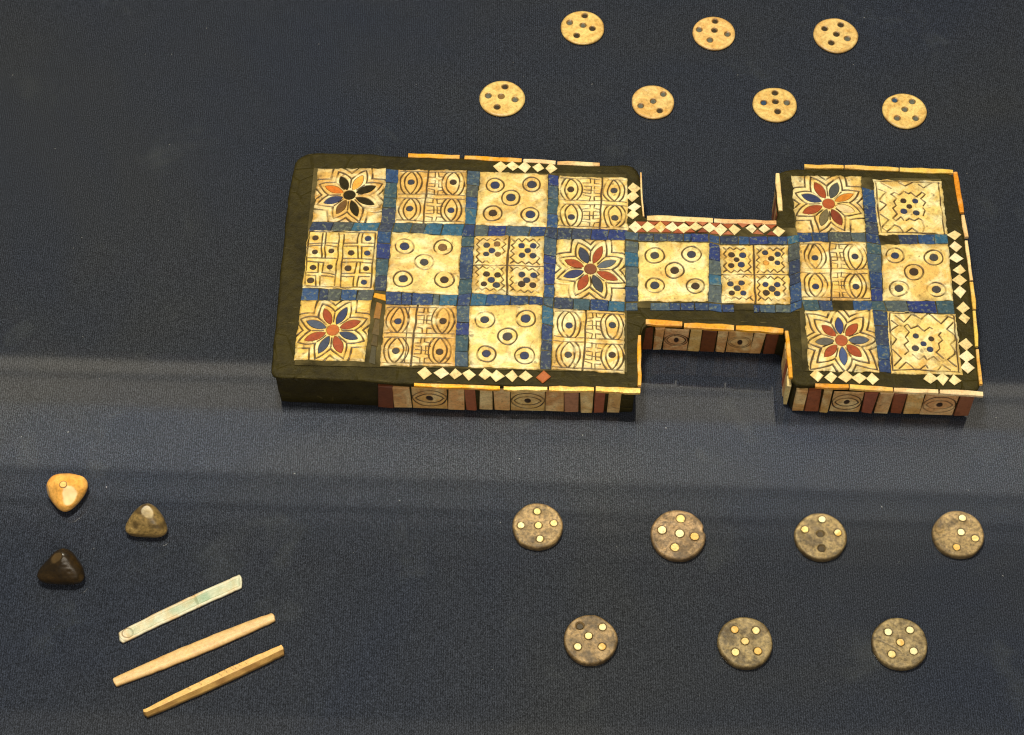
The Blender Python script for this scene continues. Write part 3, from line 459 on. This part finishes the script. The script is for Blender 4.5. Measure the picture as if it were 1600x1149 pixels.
# diamonds, triangles -------------------------------------------
DC={'w':(250,232,190),'y':(240,212,150),'a':(232,176,84),'r':(176,96,44)}
for x,y,k in DIAMONDS:
    w_=.29*random.uniform(.92,1.1); h_=.29*random.uniform(.92,1.08)
    me,cc=chip('diamond',[(x+w_,y),(x,y+h_),(x-w_,y),(x,y-h_)],.06,.035,0,.045); obj('diamond',me,M_RED if k=='r' else M_DIAM,board,(cc[0],cc[1],HB+.055),lin(*DC[k]))
for x,y,s in TRIANGLES:
    if random.random()<.18: continue
    w_=.24; h_=.15
    me,cc=chip('red_triangle',[(x-w_,y+s*h_*.5),(x+w_,y+s*h_*.5),(x,y-s*h_)],.05,.02,0,.02); obj('red_triangle',me,M_RED,board,(cc[0],cc[1],HB+.035),lin(*random.choice([(160,78,38),(132,62,30),(176,104,66)])))
# edge strips ----------------------------------------------------
SC={'o':(238,166,30),'o2':(226,150,28),'y':(242,196,92),'p':(246,218,158)}  # amber tones put the look of light in the strips into their colour
for a,b_,wd,k in STRIPS:
    a=np.array(a);b_=np.array(b_); d=(b_-a)/np.linalg.norm(b_-a); nrm=np.array([-d[1],d[0]]); nn=max(2,int(np.linalg.norm(b_-a)/.45)+1)
    seed=random.random()*50; V=[];F=[]
    for i in range(nn):
        t=i/(nn-1); c=a+(b_-a)*t; tw=.86 if i in (0,nn-1) else 1; wob=(vb(seed+t*6,3.3)-.5)*.05; ww=wd/2*tw*(.9+.25*vb(seed+t*7,8)); c=c+nrm*wob
        zt=HB+.025+(vb(seed+t*5,20)-.5)*.03
        for s,z in ((-1,zt-.16),(-1,zt-.03),(-.7,zt),(.7,zt),(1,zt-.03),(1,zt-.16)): q=c+nrm*s*ww; V.append((q[0]-a[0],q[1]-a[1],z-HB))
    for i in range(nn-1):
        for j in range(6): F.append([i*6+j,i*6+(j+1)%6,(i+1)*6+(j+1)%6,(i+1)*6+j])
    F+=[[5,4,3,2,1,0],[(nn-1)*6+j for j in range(6)]]
    bm=bmesh.new(); me=mesh('edge_strip',V,F,False); bm.from_mesh(me); bmesh.ops.recalc_face_normals(bm,faces=bm.faces); bm.to_mesh(me); bm.free()
    obj('edge_strip',me,M_STRIP,board,(a[0],a[1],HB),lin(*[c+random.uniform(-6,6) for c in SC[k]]))
# side plaques ---------------------------------------------------
PC={'t':(220,170,104),'p':(232,198,130),'r':(150,86,54),'b':(178,128,90),'d':(112,56,28),'e':(222,172,106)}
def plaque(x0,x1,z0,z1,k,org,ax):   # org + ax*x is the foot line on the board's side; outward normal to the right of ax
    nrm=np.array([ax[1],-ax[0]]); w_=x1-x0; h=z1-z0; cx=org+ax*((x0+x1)/2)
    R3=Matrix(((ax[0],0,nrm[0]),(ax[1],0,nrm[1]),(0,1,0)))  # local x along, y up, z outward
    if k=='e':
        nx,ny=64,60; u,v=np.meshgrid(np.linspace(0,1,nx),np.linspace(0,1,ny)); U=u*w_; V_=v*h; s=VN(int(abs(x0*97))%250); G=np.zeros_like(U)
        Uw=U+(s(U*3,V_*3)-.5)*.05; Vw=V_+(s(U*3+9,V_*3)-.5)*.05
        for L_,hh in ((.40,.2),(.5,.36)): G=np.maximum(G,(1-sstep(.02,.045,np.abs(lens(Uw,Vw,(w_/2,h/2),0,-L_*w_,L_*w_,hh*h))))*np.clip(1.5-s(U*2,V_*2+4)*1.2,.3,1))
        r=.11*h*2; E=((Uw-w_/2)/(.1*w_*1.0))**2+((Vw-h/2)/(.115*h))**2; G=np.maximum(G,1-sstep(.8,1.2,E))
        e=np.minimum(np.minimum(U,w_-U),np.minimum(V_,h-V_)); z=.05-.03*G-.04*(1-sstep(0,.07,e))+.006*s(U*2,V_*2)
        me=mesh('side_plaque',np.stack([(U-w_/2).ravel(),(V_-h/2).ravel(),z.ravel()],-1),gridf(nx,ny),True,{'groove':G})
    else:
        pts=[(-w_/2,-h/2),(w_/2,-h/2),(w_/2,h/2),(-w_/2,h/2)]; me,_=chip('side_plaque',pts,.16,.04,.05,.055)
    o=obj('side_plaque',me,M_RED if k in 'rdb' else M_SIDE,board,(cx[0],cx[1],(z0+z1)/2),lin(*[c+random.uniform(-7,7) for c in PC[k]]))
    o.rotation_euler=R3.to_euler()
def row(L,yl,yr,xl,xr,z0=.12,z1=1.86):
    a=np.array((xl,yl)); b=np.array((xr,yr)); ax=(b-a)/np.linalg.norm(b-a)
    for x0,x1,k in L: plaque((x0-xl),(x1-xl),z0+random.uniform(0,.05),z1+random.uniform(-.06,.03),k,a,ax)
row(SIDE_MAIN,-5.80,-5.82,-10,.6); row(SIDE_BRIDGE,-2.56,-2.70,.8,6.7); row(SIDE_RIGHT,-5.50,-5.58,7,14.8)
# faces of the right-hand block that look back into the two notches
def rowx(x,ya,yb,ks):   # face looking towards -x: axis runs from +y to -y
    ax=np.array((0,-1.)); a=np.array((x,ya)); L=abs(yb-ya); n=len(ks)
    for i,k in enumerate(ks): plaque(L*i/n+.03,L*(i+1)/n-.03,.12,1.86,k,a,ax)
rowx(6.90,-3.1,-5.3,'ttrtp'); rowx(6.82,5.1,2.95,'trtrt')

# ------------------------------------------------------------ gaming pieces
DCL={'k':(58,46,24),'g':(98,98,84),'b':(44,70,96),'h':(232,196,130),'y':(246,214,130),'a':(232,180,84),'w':(252,236,186),'m':(66,52,26)}
WL=['pale shell disc leftmost of the three at the far edge of the cloth','pale shell disc middle of the three at the far edge of the cloth',
 'pale shell disc rightmost of the three at the far edge of the cloth','pale shell disc leftmost of the four just behind the board','pale shell disc with a pale empty upper left hole, behind the large block',
 'pale shell disc with an upright cross of dots, behind the notch of the board','pale shell disc rightmost of the four just behind the board']
BL=['dark stone disc with an upright cross of pale dots, leftmost of its row','large dark stone disc with a nicked right rim, second in the row nearest the board',
 'dark stone disc with two empty holes and three pale dots','dark stone disc with a chipped left side and four pale dots',
 'dark stone disc with its upper left dot missing, leftmost of the front row','dark stone disc with five pale dots, middle of the front row','dark stone disc with a hairline crack, rightmost of the front row']
for i,(x,y,rad,ds) in enumerate(DISCS):
    white=i<7; th=.16 if white else .36; seed=300+i; vn=VN(seed)
    o=empty('shell_gaming_disc' if white else 'dark_gaming_disc',(x,y,0)); tag(o,(WL+BL)[i],'gaming piece','pale round gaming pieces behind the board' if white else 'dark round gaming pieces in front of the board')
    na=128; rs=np.r_[np.linspace(.0,.9,44)[1:],.93,.955,.975,.99,1.0,1.0,.985,.95]
    e=.035 if white else .09
    zs=np.r_[np.full(43,th),th-e*.08,th-e*.25,th-e*.5,th-e*.8,th-e*1.2,(th-e*1.2)*.55,.04,.0]
    A=np.linspace(0,2*math.pi,na,endpoint=False); rg,ag=np.meshgrid(rs,A,indexing='ij'); zg=np.repeat(zs[:,None],na,1)
    out=1+(vn(np.cos(ag)*1.3+5,np.sin(ag)*1.3+5)-.5)*.05+(vn(np.cos(ag)*4+5,np.sin(ag)*4+5)-.5)*.018*(.5 if white else 1)
    Rr=rad*rg*out; xx=Rr*np.cos(ag); yy=Rr*np.sin(ag)
    top=(np.arange(len(rs))<44)[:,None]
    G=np.zeros_like(xx); dz=(vn(xx*1.5+40,yy*1.5+40)-.5)*.03+(vn(xx*5+40,yy*5+40)-.5)*(.006 if white else .02)
    dr=.13*rad if white else .142*rad
    if i==8: dr*=1.12
    for (dx,dy,k) in ds:
        R=np.hypot(xx-dx*rad,yy-dy*rad); r_=dr*(.92 if k=='h' and not white else 1); dep={'m':.12,'h':.02}.get(k,.05)
        hole=1-sstep(r_-.005,r_+.03,R); dz-=dep*hole; G=np.maximum(G,(1-sstep(r_+.015,r_+.055,R))*((.85 if white else .6) if k!='h' else .15))
    if i==13:
        a,b_=np.array((-.78,.1))*rad,np.array((-.02,-.33))*rad; d=segdist(xx,yy,[a,(a+b_)/2+.02,b_]); k=(1-sstep(.008,.03,d))*.7; G=np.maximum(G,k); dz-=.02*k
    if i==10: k=1-sstep(.1,.3,np.hypot(xx+.75*rad,yy-.25*rad)); dz-=.09*k; G=np.maximum(G,k*.2)
    if i==8: k=1-sstep(.05,.2,np.hypot(xx-1.0*rad,yy-.18*rad)); xx=xx-k*.07; G=np.maximum(G,k*.4)
    G=np.maximum(G,sstep(.90,1.0,rg)*(.6 if white else .75)*(.25+vn(np.cos(ag)*2.5+9,np.sin(ag)*2.5+4)))
    if not white: G=np.maximum(G,.55*sstep(.52,.72,.55*vn((xx*.8+yy*.6)*1.7+i*7,(yy*.8-xx*.6)*1.7+5)+.3*vn((xx*.5-yy*.87)*4.3+i*3,(yy*.5+xx*.87)*4.3+9)+.15*vn(xx*11+5,yy*11+5)))
    zg=np.where(top,zg+dz,zg); V=np.c_[xx.ravel(),yy.ravel(),zg.ravel()]; V=np.r_[V,[[0,0,th+float(dz[0].mean())]]]
    nr=len(rs); ii,jj=np.meshgrid(np.arange(nr-1),np.arange(na),indexing='ij'); a_=(ii*na+jj).ravel(); b2=(ii*na+(jj+1)%na).ravel()
    F=np.stack([a_,a_+na,b2+na,b2],-1).tolist()+[[nr*na,j,(j+1)%na] for j in range(na)]
    me=mesh('disc',V,F,True,{'groove':np.r_[G.ravel(),G[0].mean()]})
    colr=(240+random.uniform(-5,5),204+random.uniform(-6,6),126) if white else (158+random.uniform(-5,5),132+random.uniform(-3,3),90+random.uniform(-4,4))
    obj('disc',me,M_WDISC if white else M_BDISC,o,color=lin(*colr))
    for (dx,dy,k) in ds:
        if k=='h' and not white: continue
        n=14; r_=dr*.95; pts=[(dx*rad+r_*rng.uniform(.94,1.05)*math.cos(a),dy*rad+r_*rng.uniform(.94,1.05)*math.sin(a)) for a in np.linspace(0,2*math.pi,n,endpoint=False)]
        me,cc=chip('dot',pts,.03,.02); z=th-.03 if white else th+.005
        if k=='m': z=th-.09
        if not white and k!='m': z=th+.012
        kk=np.argmin(np.hypot(xx-cc[0],yy-cc[1])); 
        obj('dot',me,M_DOT if white or k=='m' else M_DIAM,o,(cc[0],cc[1],z+rng.uniform(-.02,.015)*(0 if k=='m' else 1)*(.5 if white else 1)),lin(*DCL[k]))

# ------------------------------------------------------------ sticks
SL=['flat pale stick with a greenish hollow and ring mark, farthest of the three sticks','tan mottled bone stick with blunt ends, middle of the three sticks','narrow ridged bone stick with fine cuts, nearest of the three sticks']
for k,(A,B) in enumerate(STICKS):
    A=np.array(A);B=np.array(B); n0=len(A); t=np.linspace(0,n0-1,220); A=np.stack([np.interp(t,np.arange(n0),A[:,i]) for i in (0,1)],-1); B=np.stack([np.interp(t,np.arange(n0),B[:,i]) for i in (0,1)],-1)
    ch=(A[-1]+B[-1]-A[0]-B[0]); ch/=np.linalg.norm(ch); pn=np.array([-ch[1],ch[0]]); tt=np.linspace(0,1,220); wsm=sstep(.0,.07,tt)*(1-sstep(.93,1,tt))
    for Q in (A,B):
        al=Q@ch; pe=Q@pn; pf=np.polyval(np.polyfit(al[12:-12],pe[12:-12],2),al); Q[:]=al[:,None]*ch+(pe+(pf-pe)*wsm*.97)[:,None]*pn
    vn=VN(500+k); wv_=(vn(np.arange(220)*.12,3)-.5)*.02; N=(A-B)/np.linalg.norm(A-B,axis=1)[:,None]; A=A+N*wv_[:,None]; B=B+N*((vn(np.arange(220)*.1,9)-.5)*.02)[:,None]
    B=B+(A-B)*[0,.10,0][k]; c0=(A.mean(0)+B.mean(0))/2; th=[.2,.22,.42][k]; m=27; s=np.linspace(0,1,m)   # s: 0 upper edge, 1 lower edge
    sg=np.repeat(s[None],220,0); ug=np.repeat(np.linspace(0,1,220)[:,None],m,1); XY=A[:,None]*(1-sg[...,None])+B[:,None]*sg[...,None]-c0
    if k<2: prof=1-(np.abs(2*sg-1)**4)*.35
    else: prof=np.where(sg<.66,.95+.05*sg/.66,1-(sg-.66)*1.35)-(np.clip(.08-sg,0,1)*3)
    G=np.zeros_like(sg); H_=th*prof; endr=np.minimum(ug,1-ug); H_=H_*(1-.35*(1-sstep(0,.02,endr)))
    X_,Y_=XY[...,0],XY[...,1]; H_=H_+(vn(X_*3+9,Y_*3+9)-.5)*.015
    if k==0:
        inside=sstep(.10,.16,ug)*(1-sstep(.90,.95,ug))*sstep(.12,.3,sg)*(1-sstep(.78,.9,sg)); H_-=.06*inside*(1-.8*np.exp(-((ug-.585)/.02)**2))
        r=np.array(RING)-c0; d=np.hypot(X_-r[0],Y_-r[1]); rr=(1-sstep(.012,.035,np.abs(d-.21)))+(1-sstep(.01,.03,np.abs(d-.34)))*.5*(X_<r[0]); G=np.maximum(G,rr*.7); H_-=.02*rr
        G=np.maximum(G,.35*(1-sstep(.004,.012,np.abs(ug-.585)))); tint=inside
    else: tint=np.zeros_like(sg)
    if k==2:
        for cpos in (.33,.38,.47,.50,.53,.545,.57,.6,.87): G=np.maximum(G,.6*(1-sstep(.0012,.003,np.abs(ug-cpos-.02*sg)))*(sg<.5))
        G=np.maximum(G,.6*sstep(.64,.68,sg)*(.5+.8*vn(X_*2+3,Y_*6))); G=np.maximum(G,.45*(1-sstep(.0,.03,np.abs(sg-.8))))
    if k==1: G=np.maximum(G,.35*sstep(.8,1,sg)); tint=-.0*sg; G=np.maximum(G,.35*np.clip(vn(ug*22,sg*3)-.5,0,1))
    G=np.maximum(G,.2*(1-sstep(0,.02,endr)))
    sk=.08 if k==2 else 0.0
    # closed loft: top row + two lower side rows
    top=np.concatenate([XY,H_[...,None]],-1); lo1=np.concatenate([XY[:,-1:],np.full((220,1,1),.04)],-1); lo2=np.concatenate([XY[:,:1],np.full((220,1,1),.04)],-1)
    ring=np.concatenate([top,lo1,lo2],1); m2=m+2; V=ring.reshape(-1,3)
    ii,jj=np.meshgrid(np.arange(219),np.arange(m2),indexing='ij'); a_=(ii*m2+jj).ravel(); b2=(ii*m2+(jj+1)%m2).ravel(); F=np.stack([a_,b2,b2+m2,a_+m2],-1).tolist()+[list(range(m2-1,-1,-1)),[219*m2+j for j in range(m2)]]
    Gp=np.concatenate([G,np.full((220,2),.5)],1); Tp=np.concatenate([tint,np.zeros((220,2))],1)
    me=mesh('casting_stick',V,F,True,{'groove':Gp,'tint':Tp})
    o=obj('casting_stick',me,M_STICK,None,(c0[0],c0[1],0),lin(*[(226,220,190),(230,190,128),(228,184,104)][k])); tag(o,SL[k],'casting stick','sticks lying side by side on the cloth')
# greenish tint of the hollow
nt=M_STICK.node_tree; bs=nt.nodes['Principled BSDF']; src=bs.inputs['Base Color'].links[0].from_socket; v,oi=coords(nt); gn=noise(nt,70,3,.6,v,.5)
nt.links.new(mix(nt,math_(nt,'MULTIPLY',attr(nt,'tint'),ramp(nt,gn,[(.38,g(.3)),(.6,g(1))])),src,lin(150,172,138)),bs.inputs['Base Color'])

# ------------------------------------------------------------ tetrahedral dice
def die(name,B,apex,r,k,cuts,seed,loc,size,grimed):
    bm=bmesh.new(); bmesh.ops.create_icosphere(bm,subdivisions=6,radius=1); D=np.array([v.co[:] for v in bm.verts]); Fc=np.array([[v.index for v in f.verts] for f in bm.faces]); bm.free()
    Vt=np.array(list(B)+[apex]); c=Vt.mean(0); w_=np.exp(k*((Vt-c)@D.T)).T; w_/=w_.sum(1)[:,None]; P=w_@(Vt)+r*D
    P-=[(P[:,0].min()+P[:,0].max())/2,(P[:,1].min()+P[:,1].max())/2,P[:,2].min()]
    P[:,0]*=size[0]/np.ptp(P[:,0]); P[:,1]*=size[1]/np.ptp(P[:,1]); P[:,2]*=size[2]/P[:,2].max()
    vn=VN(seed); P+=D*((vn(P[:,0]*2+40,P[:,1]*2+P[:,2]*2+40)-.5)*.05)[:,None]+D*((vn(P[:,0]*7+40,P[:,1]*7+P[:,2]*7+40)-.5)*.012)[:,None]
    pale=np.zeros(len(P))  # highlights on the cut facets, painted into the colour
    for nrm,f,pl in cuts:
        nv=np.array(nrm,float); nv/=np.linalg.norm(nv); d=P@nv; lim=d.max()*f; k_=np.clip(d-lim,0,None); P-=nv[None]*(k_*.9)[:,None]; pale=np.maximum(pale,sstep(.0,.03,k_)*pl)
    P[:,2]-=P[:,2].min()
    G=np.clip((vn(P[:,0]*3+9,P[:,1]*3+P[:,2]*4)-.45)*2.2,0,1)*grimed
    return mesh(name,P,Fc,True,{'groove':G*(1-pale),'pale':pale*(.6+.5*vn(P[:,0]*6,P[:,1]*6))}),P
h3=math.sqrt(3)/2
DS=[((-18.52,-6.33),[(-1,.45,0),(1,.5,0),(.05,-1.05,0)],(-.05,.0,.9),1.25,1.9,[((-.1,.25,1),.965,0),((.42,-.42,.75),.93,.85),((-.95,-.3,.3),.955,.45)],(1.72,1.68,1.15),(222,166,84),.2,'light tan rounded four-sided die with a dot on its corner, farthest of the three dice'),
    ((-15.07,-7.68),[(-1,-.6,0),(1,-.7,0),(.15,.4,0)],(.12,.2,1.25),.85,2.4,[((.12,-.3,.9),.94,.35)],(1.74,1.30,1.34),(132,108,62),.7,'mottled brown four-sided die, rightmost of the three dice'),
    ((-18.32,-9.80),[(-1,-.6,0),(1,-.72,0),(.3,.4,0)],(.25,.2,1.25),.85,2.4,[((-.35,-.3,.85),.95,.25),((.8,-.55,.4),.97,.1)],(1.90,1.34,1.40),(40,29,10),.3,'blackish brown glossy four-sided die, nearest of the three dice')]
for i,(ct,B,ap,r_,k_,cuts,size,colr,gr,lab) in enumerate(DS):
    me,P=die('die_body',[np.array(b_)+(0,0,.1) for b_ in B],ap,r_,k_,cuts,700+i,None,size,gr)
    if i==0:
        o=empty('tetrahedral_die',(ct[0],ct[1],0)); obj('die_body',me,M_DIE,o,color=lin(*colr))
        sel=P[P[:,2]>P[:,2].max()-.03]; top=sel.mean(0); top[2]=P[:,2].max()-.01
        for nm,rr,zz,cc_ in (('dot_rim',.17,.0,(120,80,34)),('dot',.135,.008,(214,170,96))):
            m2,cc=chip(nm,[(top[0]+rr*math.cos(t),top[1]+rr*math.sin(t)) for t in np.linspace(0,2*math.pi,16,endpoint=False)],.05,.012); obj(nm,m2,M_DOT,o,(cc[0],cc[1],top[2]+zz),lin(*cc_))
    else:
        me.name='tetrahedral_die'; o=obj('tetrahedral_die',me,(M_DIE2,M_DIE3)[i-1],None,(ct[0],ct[1],0),lin(*colr))
    tag(o,lab,'die','four-sided dice at the left')
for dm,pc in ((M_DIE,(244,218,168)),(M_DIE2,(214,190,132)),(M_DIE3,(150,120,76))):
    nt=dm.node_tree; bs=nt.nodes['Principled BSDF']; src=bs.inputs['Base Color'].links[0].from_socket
    nt.links.new(mix(nt,attr(nt,'pale'),src,lin(*pc)),bs.inputs['Base Color'])  # painted highlights laid over the base colour
# ------------------------------------------------------------ a little lint on the cloth
V=[];F=[]
for i in range(70):
    x,y=random.uniform(-24,24),random.uniform(-16,20); a=random.uniform(0,3.2); l=random.uniform(.01,.045); w_=.012; b0=len(V)
    dx,dy=math.cos(a)*l,math.sin(a)*l; nx,ny=-math.sin(a)*w_,math.cos(a)*w_
    V+=[(x-dx,y-dy,.0),(x+nx,y+ny,.0),(x+dx,y+dy,.0),(x-nx,y-ny,.0),(x,y,.03)]; F+=[[b0,b0+4,b0+3],[b0+3,b0+4,b0+2],[b0+2,b0+4,b0+1],[b0+1,b0+4,b0]]
li=obj('lint',mesh('lint',V,F,False),M_LINT); li['kind']='stuff'; li['label']='white specks of lint scattered over the dark cloth'; li['category']='lint'
